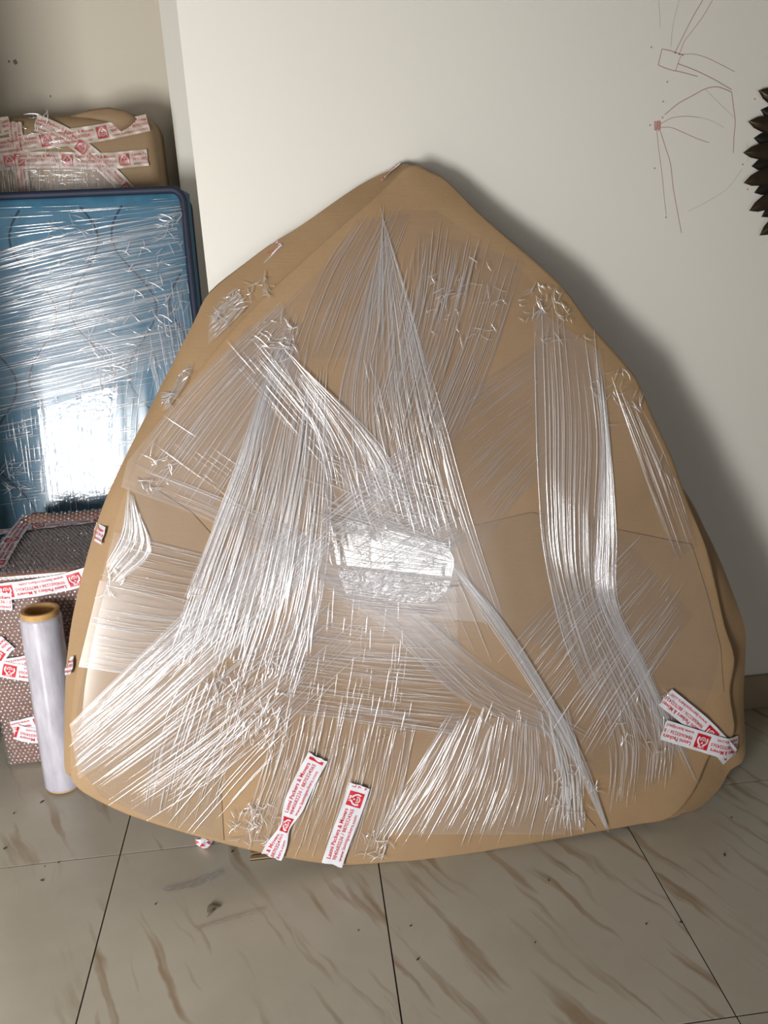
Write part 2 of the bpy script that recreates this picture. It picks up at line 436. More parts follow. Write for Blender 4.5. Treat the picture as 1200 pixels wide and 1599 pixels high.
# ------------------------------------------------------------------ stretch film bands
def film_band(parent, Lp, Rp, P, n, off=0.004, nstr=20, cover=0.6, wmm=3.0, hmm=1.2, sheet=None, rid=None, sheet_amp=0.0003, nu=None, name='film_band', dash=1.0, drift=0.012, fine=2.4):
    L = [hit(q, P, n) for q in Lp]; R = [hit(q, P, n) for q in Rp]
    ln = sum((poly(L, (i+1)/10)-poly(L, i/10)).length for i in range(10))
    wd = (poly(L, 0.5)-poly(R, 0.5)).length
    sp = None
    if sheet:
        nu = nu or max(6, min(90, int(wd/0.0045))); nv = max(6, int(ln/0.03))
        amp = [random.random()**2 for _ in range(nu+1)]; ph = [random.random()*6 for _ in range(nu+1)]
        V, F = [], []
        for j in range(nv+1):
            t = j/nv; a, b = poly(L, t), poly(R, t)
            for i in range(nu+1):
                u = i/nu; hh = amp[i]*sheet_amp*(0.6+0.4*math.sin(t*5+ph[i]))
                V.append(a.lerp(b, u)+n*(off+hh))
        for j in range(nv):
            for i in range(nu):
                a = j*(nu+1)+i; F.append((a, a+1, a+nu+2, a+nu+1))
        sp = mk(name, V, F, sheet, parent, smooth=True)
    if nstr:
        V, F = [], []
        nstr = int(nstr*1.25)
        for k in range(nstr):
            u0 = (k+random.uniform(-0.4, 1.4))/nstr
            t = random.uniform(-0.13, 0.2)
            while t < 0.98:
                tl = random.uniform(0.25, 0.9)*dash
                if random.random() < cover:
                    t1 = min(1.0+random.uniform(-0.08, 0.13), t+tl)
                    if t1 > t+0.03: strand(V, F, L, R, u0, t, t1, ln, n, off+0.0005, wmm*0.0004*random.uniform(0.45, 1.4), hmm*0.001*random.uniform(0.5, 1.4), drift)
                t += tl+random.uniform(0.0, 0.12)
        if sheet and fine:
            V2, F2 = [], []
            for k in range(int(nstr*fine)):
                t = random.uniform(0, 0.7); t1 = min(1.0, t+random.uniform(0.15, 0.6))
                strand(V2, F2, L, R, random.random(), t, t1, ln, n, off+0.0003, 0.0008*random.uniform(0.5, 1.6), 0.0006*random.uniform(0.5, 1.6), drift*2)
            mk('fine_film_ridges', V2, F2, M_RIDGE_F, sp, smooth=True, kind='stuff')
        if V:
            o = mk('film_ridges', V, F, rid or M_RIDGE, sp or parent, smooth=True, kind='stuff')
    return sp
def strand(V, F, L, R, u0, t0, t1, ln, n, off, hw, hh, drift):
    m = max(3, int((t1-t0)*ln/0.022)); k0 = len(V); cnt = 0; dr = random.uniform(-drift, drift); wv = random.random()*6
    for i in range(m+1):
        f = i/m; t = t0+(t1-t0)*f
        u = u0+dr*(f-0.5)+0.0012*math.sin(f*5+wv)
        a, b = poly(L, t), poly(R, t); p = a.lerp(b, u)
        p2 = poly(L, t+0.01).lerp(poly(R, t+0.01), u); p1 = poly(L, t-0.01).lerp(poly(R, t-0.01), u)
        d = (p2-p1).normalized(); s = n.cross(d)
        if CLIP and not in_poly(p.x, p.z, CLIP): break
        cnt += 1
        tap = min(1.0, 4*f+0.15, 4*(1-f)+0.15)
        tap *= 0.88+0.12*math.sin(f*23+wv*3)
        for x, z in ((-1, 0), (-0.6, 0.72), (0, 1), (0.6, 0.72), (1, 0)):
            V.append(p + s*(x*hw*tap) + n*(off+z*hh*tap))
    for i in range(cnt-1):
        for j in range(4):
            a = k0+i*5+j; F.append((a, a+1, a+6, a+5))
CLIP = None      # outline (x, z) the film ridges must stay within
def in_poly(x, y, pg):
    c = False; n = len(pg)
    for i in range(n):
        (x1, y1), (x2, y2) = pg[i], pg[i-1]
        if (y1 > y) != (y2 > y) and x < (x2-x1)*(y-y1)/(y2-y1)+x1: c = not c
    return c
def crumple(parent, spots, P, n, off=0.006, rid=None, wmm=3.0, ang=None, inside=None):
    """short crossing creases of bunched film"""
    V, F = [], []
    for (x, y, r, cnt) in spots:
        for k in range(cnt):
            a = random.random()*math.tau; q = r*math.sqrt(random.random()); cx, cy = x+q*math.cos(a), y+q*math.sin(a)
            if inside and not in_poly(cx, cy, inside): continue
            b = random.gauss(ang, 0.5) if ang is not None else random.random()*math.tau
            l = random.uniform(4, 15); c = random.uniform(-4, 4)
            px = [(cx-l*math.cos(b), cy-l*math.sin(b)), (cx-c*math.sin(b), cy+c*math.cos(b)), (cx+l*math.cos(b), cy+l*math.sin(b))]
            L = [hit(p, P, n) for p in px]
            strand(V, F, L, L, 0.5, 0, 1, 0.06, n, off, wmm*0.0005*random.uniform(0.4, 1.4), 0.0014*random.uniform(0.4, 1.5), 0)
    return mk('film_creases', V, F, rid or M_RIDGE, parent, smooth=True, kind='stuff')

# ------------------------------------------------------------------ the large leaning parcel
LEAN = math.radians(13.8); TH = 0.058
SP = Vector((0.039, 1.48, 0.016)); SN = Vector((0, -math.cos(LEAN), math.sin(LEAN)))
SB = SP - SN*TH
pk = thing('wrapped_parcel', 'large rounded-triangle cardboard parcel in clear stretch film leaning on the white wall', 'parcel', (0.039, 1.48, 0.0))
front = [(640, 258), (595, 299), (507, 376), (461, 418), (415, 460), (361, 517), (303, 588), (270, 631), (240, 668), (216, 712), (191, 775), (175, 823), (156, 895),
         (142, 958), (127, 1019), (117, 1056), (112, 1096), (109, 1154), (109, 1200), (116, 1226), (150, 1250), (210, 1277), (300, 1305), (380, 1326), (450, 1341), (520, 1351),
         (580, 1351), (650, 1346), (750, 1333), (850, 1315), (950, 1297), (1000, 1288), (1050, 1277), (1086, 1235), (1112, 1178), (1148, 1147), (1142, 1082), (1149, 1029), (1134, 978),
         (1121, 920), (1108, 866), (1094, 827), (1074, 780), (1050, 712), (1022, 652), (998, 596), (982, 573), (925, 508), (882, 450), (838, 408), (790, 368), (745, 328), (700, 283), (672, 267)]
outer = [(636, 258), (614, 265), (560, 290), (469, 353), (426, 379), (384, 410), (328, 455), (306, 497), (276, 556), (243, 621), (182, 743), (155, 808), (131, 890),
         (114, 964), (106, 1024), (104, 1056), (103, 1090), (102, 1154), (105, 1205), None, None, None, None, None, None, None,
         None, None, None, None, None, None, (1060, 1275), (1116, 1236), (1138, 1202), (1161, 1178), (1159, 1089), (1162, 1014), (1160, 975),
         (1137, 910), (1115, 858), (1098, 824), (1076, 780), None, None, None, None, None, None, None, None, None, None, None]
def parcel_body():
    f3 = [hit(p, SP, SN) for p in front]; o3 = []
    for p, q in zip(front, outer):
        if q is None:
            a = hit(p, SP, SN); cc = hit((600, 850), SP, SN); o3.append(a - SN*TH + (cc-a).normalized()*0.006)
        else: o3.append(hit(q, SB, SN))
    n = len(f3); K = 4; fr, ou = [], []
    def cr(l, i, f):
        p0, p1, p2, p3 = l[(i-1) % n], l[i], l[(i+1) % n], l[(i+2) % n]
        return 0.5*((2*p1)+(p2-p0)*f+(2*p0-5*p1+4*p2-p3)*f*f+(3*p1-p0-3*p2+p3)*f*f*f)
    for i in range(n):
        for k in range(K):
            fr.append(cr(f3, i, k/K)); ou.append(cr(o3, i, k/K))
    m = len(fr); c = sum(fr, Vector())/m
    V, F = [], []
    rings = []
    def ring(fn):
        k = len(V); 
        for i in range(m): V.append(fn(i))
        rings.append(k)
    rnd = [random.uniform(-1, 1) for _ in range(m)]
    sm = [sum(rnd[(i+q) % m] for q in range(-3, 4))/7 for i in range(m)]
    gap = [min(1.0, max(0.0, ((fr[i]-SN*TH-ou[i]).length-0.008)/0.02)) for i in range(m)]
    ring(lambda i: ou[i])                                               # back edge
    ring(lambda i: ou[i]+SN*0.010+(fr[i]-ou[i])*0.04)
    ring(lambda i: ou[i].lerp(fr[i], 0.55)+SN*(0.004*sm[i]*2))
    ring(lambda i: fr[i]-SN*0.009+(c-fr[i]).normalized()*0.009*gap[i])         # recess behind the front sheet
    ring(lambda i: fr[i]-SN*0.004+(c-fr[i]).normalized()*0.006*gap[i])
    ring(lambda i: fr[i]-SN*0.0035)                                      # front edge, rounded
    ring(lambda i: fr[i]-SN*0.0015+(c-fr[i]).normalized()*0.0025)
    ring(lambda i: fr[i]+(c-fr[i]).normalized()*0.008)
    for q in (0.93, 0.75, 0.5, 0.25, 0.08):
        ring(lambda i, q=q: c+(fr[i]-c)*q+SN*0.0)
    for a, b in zip(rings[:-1], rings[1:]):
        for i in range(m):
            j = (i+1) % m; F.append((a+i, b+i, b+j, a+j))
    F.append(tuple(rings[-1]+i for i in range(m)))
    F.append(tuple(i for i in range(m))[::-1])
    V = [Vector((v.x, min(v.y, WY-0.004), max(v.z, 0.001))) for v in V]
    F = [tuple(f[::-1]) for f in F]
    o = mk('carton_shell', V, F, M_CARD, pk, smooth=True, sharp=24)
    return fr, ou
FR, OU = parcel_body()
# extra cardboard sheets whose cut edges show under the film
def sheet(name, px, off, mat=M_CARD, th=0.0022):
    pts = [hit(p, SP, SN)+SN*off for p in px]; n = len(pts)
    V = [p+SN*th for p in pts]+pts; F = [tuple(range(n))[::-1]]+[(i, n+i, n+(i+1) % n, (i+1) % n)[::-1] for i in range(n)]
    return mk(name, V, F, mat, pk)
sheet('cardboard_sheet', [(505, 1168), (560, 1160), (690, 1125), (780, 1120), (930, 1290), (760, 1328), (650, 1343), (560, 1347), (480, 1343), (440, 1330), (470, 1250)], 0.0002)
sheet('cardboard_sheet', [(345, 850), (300, 800), (215, 745), (180, 860), (150, 960), (135, 1030), (120, 1110), (118, 1190), (160, 1245), (270, 1290), (350, 1312), (345, 1230), (330, 1100), (420, 960), (385, 900)], 0.0002, M_CARD2)
sheet('cardboard_sheet', [(700, 830), (830, 800), (1080, 850), (1105, 930), (1125, 1010), (1130, 1080), (960, 1060), (790, 985)], 0.0002, M_CARD2)
CLIP = [(p.x, p.z) for p in FR]
B = lambda L, R, **k: film_band(pk, L, R, SP, SN, **k)
# taut film over the whole face
B([(600, 330), (440, 480), (300, 640), (215, 770), (170, 900), (135, 1060), (125, 1200)], [(680, 330), (810, 420), (920, 560), (1040, 720), (1090, 860), (1120, 1040), (1040, 1210)], off=0.003, nstr=0, sheet=M_FILM, nu=60, sheet_amp=0.0007, name='film_wrap')
H, T, RF = M_FILM_H, M_FILM, M_RIDGE_F    # layered film, single film, thin ridges
BANDS = [
 ([(590, 385), (560, 500), (530, 640), (550, 800), (640, 960)], [(608, 372), (648, 500), (690, 650), (735, 810), (790, 975)], dict(nstr=30, cover=0.8, sheet=H, wmm=3.2)),
 ([(650, 360), (640, 480), (610, 600)], [(820, 410), (770, 560), (700, 720)], dict(nstr=44, cover=0.55, sheet=T, wmm=2.4, dash=0.6)),
 ([(555, 345), (500, 430), (450, 560)], [(640, 335), (600, 440), (560, 560)], dict(nstr=22, cover=0.5, sheet=T, rid=RF)),
 ([(690, 640), (760, 590), (850, 530)], [(750, 860), (800, 790), (850, 730)], dict(nstr=26, cover=0.9, sheet=T, rid=RF, wmm=2)),
 ([(200, 720), (300, 600), (440, 470)], [(330, 790), (400, 680), (470, 560)], dict(nstr=26, cover=0.8, sheet=H, rid=RF)),
 ([(832, 480), (835, 620), (840, 760), (850, 870), (880, 1000), (920, 1100)], [(925, 540), (945, 690), (938, 840), (945, 950), (1000, 1060), (1060, 1180)], dict(nstr=20, cover=0.9, sheet=H, wmm=3.4)),
 ([(925, 545), (938, 690), (928, 830), (930, 930), (985, 1040), (1040, 1160)], [(938, 548), (952, 690), (962, 830), (965, 940), (1015, 1050), (1075, 1180)], dict(nstr=14, cover=0.95, sheet=H, wmm=4, sheet_amp=0.003)),
 ([(432, 545), (385, 690), (335, 820), (295, 930), (270, 1000)], [(520, 640), (520, 760), (515, 860), (500, 960), (470, 1060)], dict(nstr=54, cover=0.85, sheet=H, wmm=4.2)),
 ([(425, 545), (378, 700), (330, 830), (290, 930)], [(440, 550), (395, 700), (348, 830), (310, 930)], dict(nstr=7, cover=0.95, sheet=H, wmm=3.6, sheet_amp=0.003)),
 ([(110, 1130), (200, 1040), (300, 945), (400, 860), (440, 830)], [(125, 1215), (240, 1130), (350, 1030), (450, 930), (520, 850)], dict(nstr=38, cover=0.75, sheet=H, wmm=3.6)),
 ([(135, 1215), (260, 1120), (400, 1010), (500, 930)], [(230, 1278), (350, 1200), (470, 1100), (560, 1020)], dict(nstr=22, cover=0.75, sheet=T, wmm=3)),
 ([(220, 1270), (240, 1160), (280, 1060)], [(330, 1295), (370, 1160), (400, 1040)], dict(nstr=20, cover=0.5, sheet=T, wmm=2.6, dash=0.7)),
 ([(200, 720), (330, 770), (480, 835), (640, 940), (760, 1040), (880, 1110)], [(190, 760), (320, 810), (450, 880), (600, 980), (720, 1090), (860, 1150)], dict(nstr=14, cover=0.6, sheet=H, rid=RF)),
 ([(157, 905), (250, 925), (350, 950)], [(124, 1040), (220, 1050), (300, 1020)], dict(nstr=26, cover=0.75, sheet=H, wmm=2.6)),
 ([(180, 830), (260, 850), (380, 880)], [(160, 905), (240, 925), (370, 945)], dict(nstr=9, cover=0.6, sheet=T, wmm=2.4)),
 ([(200, 765), (190, 830), (165, 880)], [(215, 790), (238, 860), (190, 905)], dict(nstr=12, cover=0.9, sheet=H, wmm=4.5, sheet_amp=0.002)),
 ([(680, 860), (760, 970), (840, 1090), (890, 1180), (942, 1288)], [(705, 870), (790, 975), (862, 1090), (910, 1180), (949, 1290)], dict(nstr=12, cover=0.95, sheet=H, wmm=4.2, sheet_amp=0.003)),
 ([(830, 1110), (870, 1180), (880, 1290)], [(885, 1110), (905, 1190), (912, 1295)], dict(nstr=12, cover=0.8, sheet=H, wmm=4, sheet_amp=0.003, dash=0.5)),
 ([(580, 1300), (640, 1210), (700, 1110)], [(880, 1300), (890, 1220), (870, 1130)], dict(nstr=48, cover=0.75, sheet=H, wmm=3.2, dash=0.8)),
 ([(790, 1010), (870, 920), (960, 830)], [(930, 1190), (990, 1090), (1080, 960)], dict(nstr=40, cover=0.5, sheet=T, wmm=2.6, dash=0.55)),
 ([(930, 1100), (950, 1180), (945, 1260)], [(1050, 1080), (1055, 1150), (1050, 1210)], dict(nstr=22, cover=0.5, sheet=T, rid=RF, dash=0.7)),
 ([(480, 880), (590, 890), (710, 880)], [(430, 1110), (580, 1130), (720, 1150)], dict(nstr=56, cover=0.6, sheet=T, wmm=2.2, dash=0.7)),
 ([(440, 1080), (410, 1200), (370, 1315)], [(650, 1120), (630, 1230), (600, 1335)], dict(nstr=52, cover=0.5, sheet=T, wmm=2.6, dash=0.5)),
 ([(385, 510), (460, 600), (560, 720)], [(350, 560), (430, 650), (520, 760)], dict(nstr=8, cover=0.7, sheet=T, wmm=2.6)),
 ([(425, 540), (490, 680), (510, 780)], [(480, 580), (590, 690), (650, 790)], dict(nstr=20, cover=0.6, sheet=H, wmm=2.8, dash=0.6)),
 ([(250, 640), (340, 700), (440, 770)], [(220, 700), (300, 760), (400, 830)], dict(nstr=9, cover=0.7, wmm=2)),
 ([(500, 800), (560, 750), (640, 690)], [(560, 950), (640, 900), (720, 850)], dict(nstr=60, cover=0.75, sheet=T, wmm=2.8)),
 ([(505, 780), (600, 810), (700, 850)], [(500, 930), (600, 940), (700, 920)], dict(nstr=50, cover=0.7, sheet=T, wmm=2.8, dash=0.6)),
  ([(512, 804), (518, 840), (526, 880)], [(694, 848), (708, 872), (704, 900)], dict(nstr=30, cover=0.6, wmm=2.6, dash=0.4, sheet=M_FILM_S, nu=40, sheet_amp=0.0009)),  # glossier film cut to the outline of the window's reflection
 ([(526, 886), (532, 905), (540, 925)], [(703, 906), (696, 922), (670, 945)], dict(nstr=0, sheet=M_FILM_P, nu=30, sheet_amp=0.0012)),  # rippled patch shaped as the fading lower part of that reflection
 ([(515, 880), (600, 895), (710, 905)], [(530, 945), (600, 955), (670, 960)], dict(nstr=22, cover=0.8, wmm=3.4, dash=0.7)),
 ([(600, 410), (585, 520), (555, 640)], [(740, 410), (700, 560), (660, 700)], dict(nstr=34, cover=0.6, wmm=3.0, dash=0.45)),
 ([(450, 900), (440, 1000), (420, 1100)], [(650, 950), (645, 1040), (635, 1120)], dict(nstr=34, cover=0.45, wmm=2.4, dash=0.5)),
 ([(250, 1250), (330, 1150), (430, 1050)], [(330, 1290), (420, 1190), (520, 1090)], dict(nstr=14, cover=0.8, wmm=3, dash=0.9)),
 ([(640, 940), (720, 1010), (800, 1090)], [(600, 980), (680, 1060), (760, 1130)], dict(nstr=16, cover=0.6, wmm=2.6, dash=0.5)),
 ([(400, 640), (360, 800), (300, 960)], [(510, 640), (505, 820), (490, 1000)], dict(nstr=26, cover=0.6, wmm=4.6, dash=0.45)),
 ([(490, 700), (580, 730), (690, 760)], [(480, 800), (590, 850), (700, 880)], dict(nstr=30, cover=0.6, wmm=2.8, dash=0.5)),
 ([(560, 560), (590, 680), (620, 800)], [(680, 640), (700, 740), (730, 850)], dict(nstr=20, cover=0.6, wmm=3.4, dash=0.45)),
 ([(120, 1120), (230, 1030), (330, 940)], [(130, 1190), (260, 1080), (380, 960)], dict(nstr=18, cover=0.7, wmm=4.4, dash=0.6)),
 ([(980, 600), (1040, 720), (1085, 850)], [(960, 620), (1000, 740), (1050, 880)], dict(nstr=8, cover=0.5, sheet=T, rid=RF)),
]
for i, (L, R, kw) in enumerate(BANDS):
    B(L, R, off=0.0040+0.00022*i, **kw)
crumple(pk, [(890, 480, 60, 45), (965, 620, 45, 35), (430, 530, 38, 40), (400, 1285, 42, 70), (610, 850, 95, 120), (895, 1230, 45, 45), (1060, 720, 35, 18),
             (585, 1322, 28, 30), (845, 490, 45, 30), (720, 470, 70, 40), (1010, 1120, 55, 35), (170, 900, 30, 25), (395, 1060, 60, 40), (240, 730, 35, 25)], SP, SN, 0.012, inside=[(600+(x-600)*0.975, 800+(y-800)*0.975) for x, y in front])
crumple(pk, [(380, 1080, 60, 90), (410, 1130, 40, 70)], SP, SN, 0.012, wmm=3, ang=-1.35)
CLIP = None
def flank(fa, fb, oc, spots, bands):
    a, b, c_ = hit(fa, SP, SN), hit(fb, SP, SN), hit(oc, SB, SN); nn = (b-a).cross(c_-a).normalized()
    nn = nn if nn.dot(CAM-a) > 0 else -nn
    crumple(pk, spots, a+nn*0.004, nn, 0.002)
    for L, R, k in bands: film_band(pk, L, R, a+nn*0.003, nn, off=0.001, **k)
flank((361, 517), (461, 418), (384, 410), [(365, 470, 26, 22), (405, 450, 22, 16), (345, 500, 14, 12)],
      [([(330, 480), (350, 462), (372, 448)], [(325, 540), (352, 515), (385, 482)], dict(nstr=14, cover=0.8, wmm=3, dash=0.7, sheet=M_FILM_H))])
flank((240, 668), (300, 590), (262, 590), [(262, 622, 12, 14), (285, 585, 10, 12)],
      [([(285, 560), (270, 590), (250, 622)], [(305, 565), (290, 600), (262, 640)], dict(nstr=8, cover=0.8, wmm=3, dash=0.7, sheet=M_FILM_H))])
# tapes on the parcel
def stape(px, phase, wid=None, off=0.0125, flip=False, depth=None, **k):
    pts = [hit(p, SP, SN)+SN*off for p in px]
    if depth: pts = [p-SN*d for p, d in zip(pts, depth)]
    return tape('printed_tape', pts, SN, TW, pk, phase, wid=wid, flip=flip, **k)
stape([(424, 1334), (440, 1300), (456, 1262), (474, 1220), (497, 1178)], 1.33, wid=lambda t: 1.0-0.5*math.exp(-((t-0.3)/0.13)**2))
stape([(518, 1346), (530, 1310), (546, 1268), (562, 1222)], -0.65)
stape([(1158, 1168), (1130, 1166), (1090, 1154), (1032, 1136)], -1.6, off=0.012, depth=[0.03, 0.004, 0, 0])
stape([(1145, 1186), (1128, 1168), (1090, 1130), (1036, 1086)], -2.0, off=0.008, depth=[0.02, 0.004, 0, 0])
def side_tape(i0, i1, steps, phase):
    a = FR[i0]; b = OU[i0]; c = FR[i1]; d = OU[i1]
    ctr0, ctr1 = (a+c)/2, (b+d)/2
    nn = (ctr1-ctr0).cross(c-a).normalized()
    if nn.dot(CAM-ctr0) < 0: nn = -nn
    p0 = ctr0.lerp(ctr1, 0.22)+nn*0.004; p1 = ctr0.lerp(ctr1, 0.93)+nn*0.003
    tape('printed_tape', [p1, p1.lerp(p0, 0.5), p0], nn, TW*0.8, pk, phase)
def nearest(px):
    best, bi = 1e9, 0
    for i, p in enumerate(FR):
        d = (p-hit(px, SP, SN)).length
        if d < best: best, bi = d, i
    return bi
for px, ph in (((172, 838), -1.2), ((122, 1035), -1.5)):
    i = nearest(px); side_tape(i-1, i+1, 4, ph)
for px, ph in (((595, 299), -1.9), ((420, 455), -1.2)):
    i = nearest(px); a = FR[i]; b = OU[i]; t_ = (FR[i+2]-FR[i-2]).normalized()
    nn = t_.cross(b-a).normalized(); nn = nn if nn.dot(CAM-a) > 0 else -nn
    p = a.lerp(b, 0.80)
    tape('printed_tape', [p-t_*0.028+nn*0.004, p+nn*0.004, p+t_*0.028+nn*0.004], nn, TW*0.55, pk, ph)

# ------------------------------------------------------------------ blue mattress
ML = math.radians(8.0); MY0 = 2.50
MP = Vector((-0.6, MY0, 0.0)); MN = Vector((0, -math.cos(ML), math.sin(ML))); MU = Vector((0, math.sin(ML), math.cos(ML)))
mt = thing('mattress', 'blue quilted mattress in clear stretch film standing upright behind the bubble-wrapped box', 'mattress', (-0.72, MY0+0.08, 0.0))
M_BLUE = simple('mattress_fabric', lin(64, 116, 144), 0.75, var=0.10, vscale=30, bump=0.25)
M_NAVY = simple('mattress_piping_fabric', lin(34, 42, 64), 0.6, var=0.1)
M_STITCH = simple('quilt_stitching', lin(22, 60, 88), 0.9)
tr = hit((286, 306), MP, MN); HT = (tr-Vector((tr.x, MY0, 0))).dot(MU); XR = tr.x; XL = XR-0.92; TM = 0.13
def mpt(x, h, d=0.0): return Vector((x, MY0, 0.018))+MU*h+MN*d
AMPX, PERZ, STEP = 0.055, 0.42, 0.15
def quilt(x, h):
    dm = 9
    for k in range(-1, 9):
        xc = XL+k*STEP+AMPX*math.sin(2*math.pi*h/PERZ+(math.pi if k % 2 else 0)); dm = min(dm, abs(x-xc))
    return dm
def mattress():
    nx, nz = 72, 100; V, F = [], []; HH = HT
    R_ = 0.05
    def rr(x, h):  # edge falloff for rounding
        dx = min(x-XL, XR-x); dh = min(h, HH-h); return min(dx, dh)
    for j in range(nz+1):
        for i in range(nx+1):
            x = XL+(XR-XL)*i/nx; h = HH*j/nz
            e = min(1, rr(x, h)/0.05); puff = 0.012*(1-math.exp(-(quilt(x, h)/0.035)**2))
            V.append(mpt(x, h, -0.010*(1-e)**2+puff*e))
    for j in range(nz):
        for i in range(nx):
            a = j*(nx+1)+i; F.append((a, a+1, a+nx+2, a+nx+1))
    # sides and back
    k = len(V); per = [j*0+i for i in range(nx+1)] 
    loop = [i for i in range(nx)]+[nx+(nx+1)*j for j in range(nz)]+[(nx+1)*nz+nx-i for i in range(nx)]+[(nx+1)*(nz-j) for j in range(nz)]
    for q in loop:
        v = V[q]; V.append(v-MN*(TM*0.5)+(0.012*Vector((1 if abs(v.x-XR) < 1e-4 else (-1 if abs(v.x-XL) < 1e-4 else 0), 0, 0))))
    k2 = len(V)
    for q in loop: V.append(V[q]-MN*TM)
    m = len(loop)
    for i in range(m):
        j = (i+1) % m
        F.append((loop[j], loop[i], k+i, k+j)); F.append((k+j, k+i, k2+i, k2+j))
    F.append(tuple(k2+i for i in range(m))[::-1])
    mk('mattress_body', V, F, M_BLUE, mt, smooth=True)
    for d in (0.0, -TM):
        path = []
        r = 0.035
        for cx, cz, a0 in ((XR-r, r, -90), (XR-r, HH-r, 0), (XL+r, HH-r, 90), (XL+r, r, 180)):
            for q in range(7):
                a = math.radians(a0+15*q); path.append(mpt(cx+r*math.cos(a)*1.02, cz+r*math.sin(a)*1.02, d+0.004))
        v, f = tube(path, 0.0115, 8, True); o = mk('piping', v, f, M_NAVY, mt, smooth=True)
        tag(o, 'dark navy edge piping')
    for k in range(0, 7):
        pa = []
        for j in range(0, 90):
            h = 0.04+(HH-0.08)*j/89; x = XL+k*STEP+AMPX*math.sin(2*math.pi*h/PERZ+(math.pi if k % 2 else 0))
            if XL+0.03 < x < XR-0.03: pa.append(mpt(x, h, 0.001))
        if len(pa) > 4:
            v, f = tube(pa, 0.0032, 5); mk('stitching', v, f, M_STITCH, mt, smooth=True)
mattress()
MPF = MP+MN*0.016+Vector((0, 0, 0.018))
CLIP = [(XL+0.01, 0.02), (XR-0.004, 0.02), (XR-0.004, HT*math.cos(ML)+0.01), (XL+0.01, HT*math.cos(ML)+0.01)]
MB = lambda L, R, **k: film_band(mt, L, R, MPF, MN, **k)
MB([(-30, 330), (-30, 560), (-30, 830)], [(284, 316), (300, 560), (316, 790)], off=0.001, nstr=0, sheet=M_FILM, nu=50, sheet_amp=0.001, name='film_wrap')
for i, (L, R, kw) in enumerate([
   ([(-20, 395), (120, 360), (285, 330)], [(-20, 560), (120, 530), (285, 490)], dict(nstr=64, cover=0.55, wmm=3.2, dash=0.5, sheet=M_FILM)),
   ([(-20, 320), (120, 318), (280, 310)], [(-20, 400), (120, 375), (285, 345)], dict(nstr=22, cover=0.35, wmm=3, dash=0.4)),
   ([(-20, 560), (120, 530), (290, 500)], [(-20, 640), (120, 610), (290, 560)], dict(nstr=26, cover=0.45, wmm=3.2, dash=0.5, sheet=M_FILM)),
   ([(-20, 640), (90, 610), (240, 580)], [(-20, 700), (90, 680), (230, 650)], dict(nstr=16, cover=0.6, wmm=3.6, dash=0.6)),
   ([(120, 560), (135, 660), (150, 780)], [(250, 560), (230, 660), (220, 780)], dict(nstr=22, cover=0.5, wmm=3, dash=0.5)),
   ([(-10, 640), (10, 740), (30, 830)], [(80, 640), (85, 740), (90, 820)], dict(nstr=20, cover=0.5, wmm=3, dash=0.4)),
   ([(60, 640), (70, 720), (80, 790)], [(185, 600), (180, 700), (190, 790)], dict(nstr=26, cover=0.6, wmm=4, dash=0.3, sheet=M_FILM_M, nu=40, sheet_amp=0.0016)),  # glossier sheet laid and shaped as the window reflection on the mattress
   ([(-20, 700), (90, 690), (230, 660)], [(-20, 790), (90, 775), (200, 760)], dict(nstr=26, cover=0.45, wmm=3, dash=0.25)),
   ([(225, 520), (240, 600), (260, 680)], [(290, 420), (300, 500), (310, 600)], dict(nstr=16, cover=0.5, wmm=3, dash=0.3, sheet=M_FILM)),
   ]):
    MB(L, R, off=0.003+0.0008*i, **kw)
crumple(mt, [(250, 480, 45, 40), (270, 360, 30, 24), (230, 400, 40, 20), (100, 375, 60, 30), (20, 750, 30, 30), (180, 540, 50, 40)], MPF, MN, 0.008)
CLIP = None
# loose film bulging at the top right corner
v, f = [], []
for k in range(13):
    a = k/12
    for q in range(7):
        b = q/6; x = XR-0.02+0.028*math.sin(b*math.pi*0.9); v.append(mpt(x+0.006*math.sin(a*11+b*5), HT+0.012-0.4*a-0.008*b, 0.012-TM*b*0.9))
for k in range(12):
    for q in range(6): i = k*7+q; f.append((i, i+7, i+8, i+1))
mk('film_corner', v, f, M_FILM, mt, smooth=True)

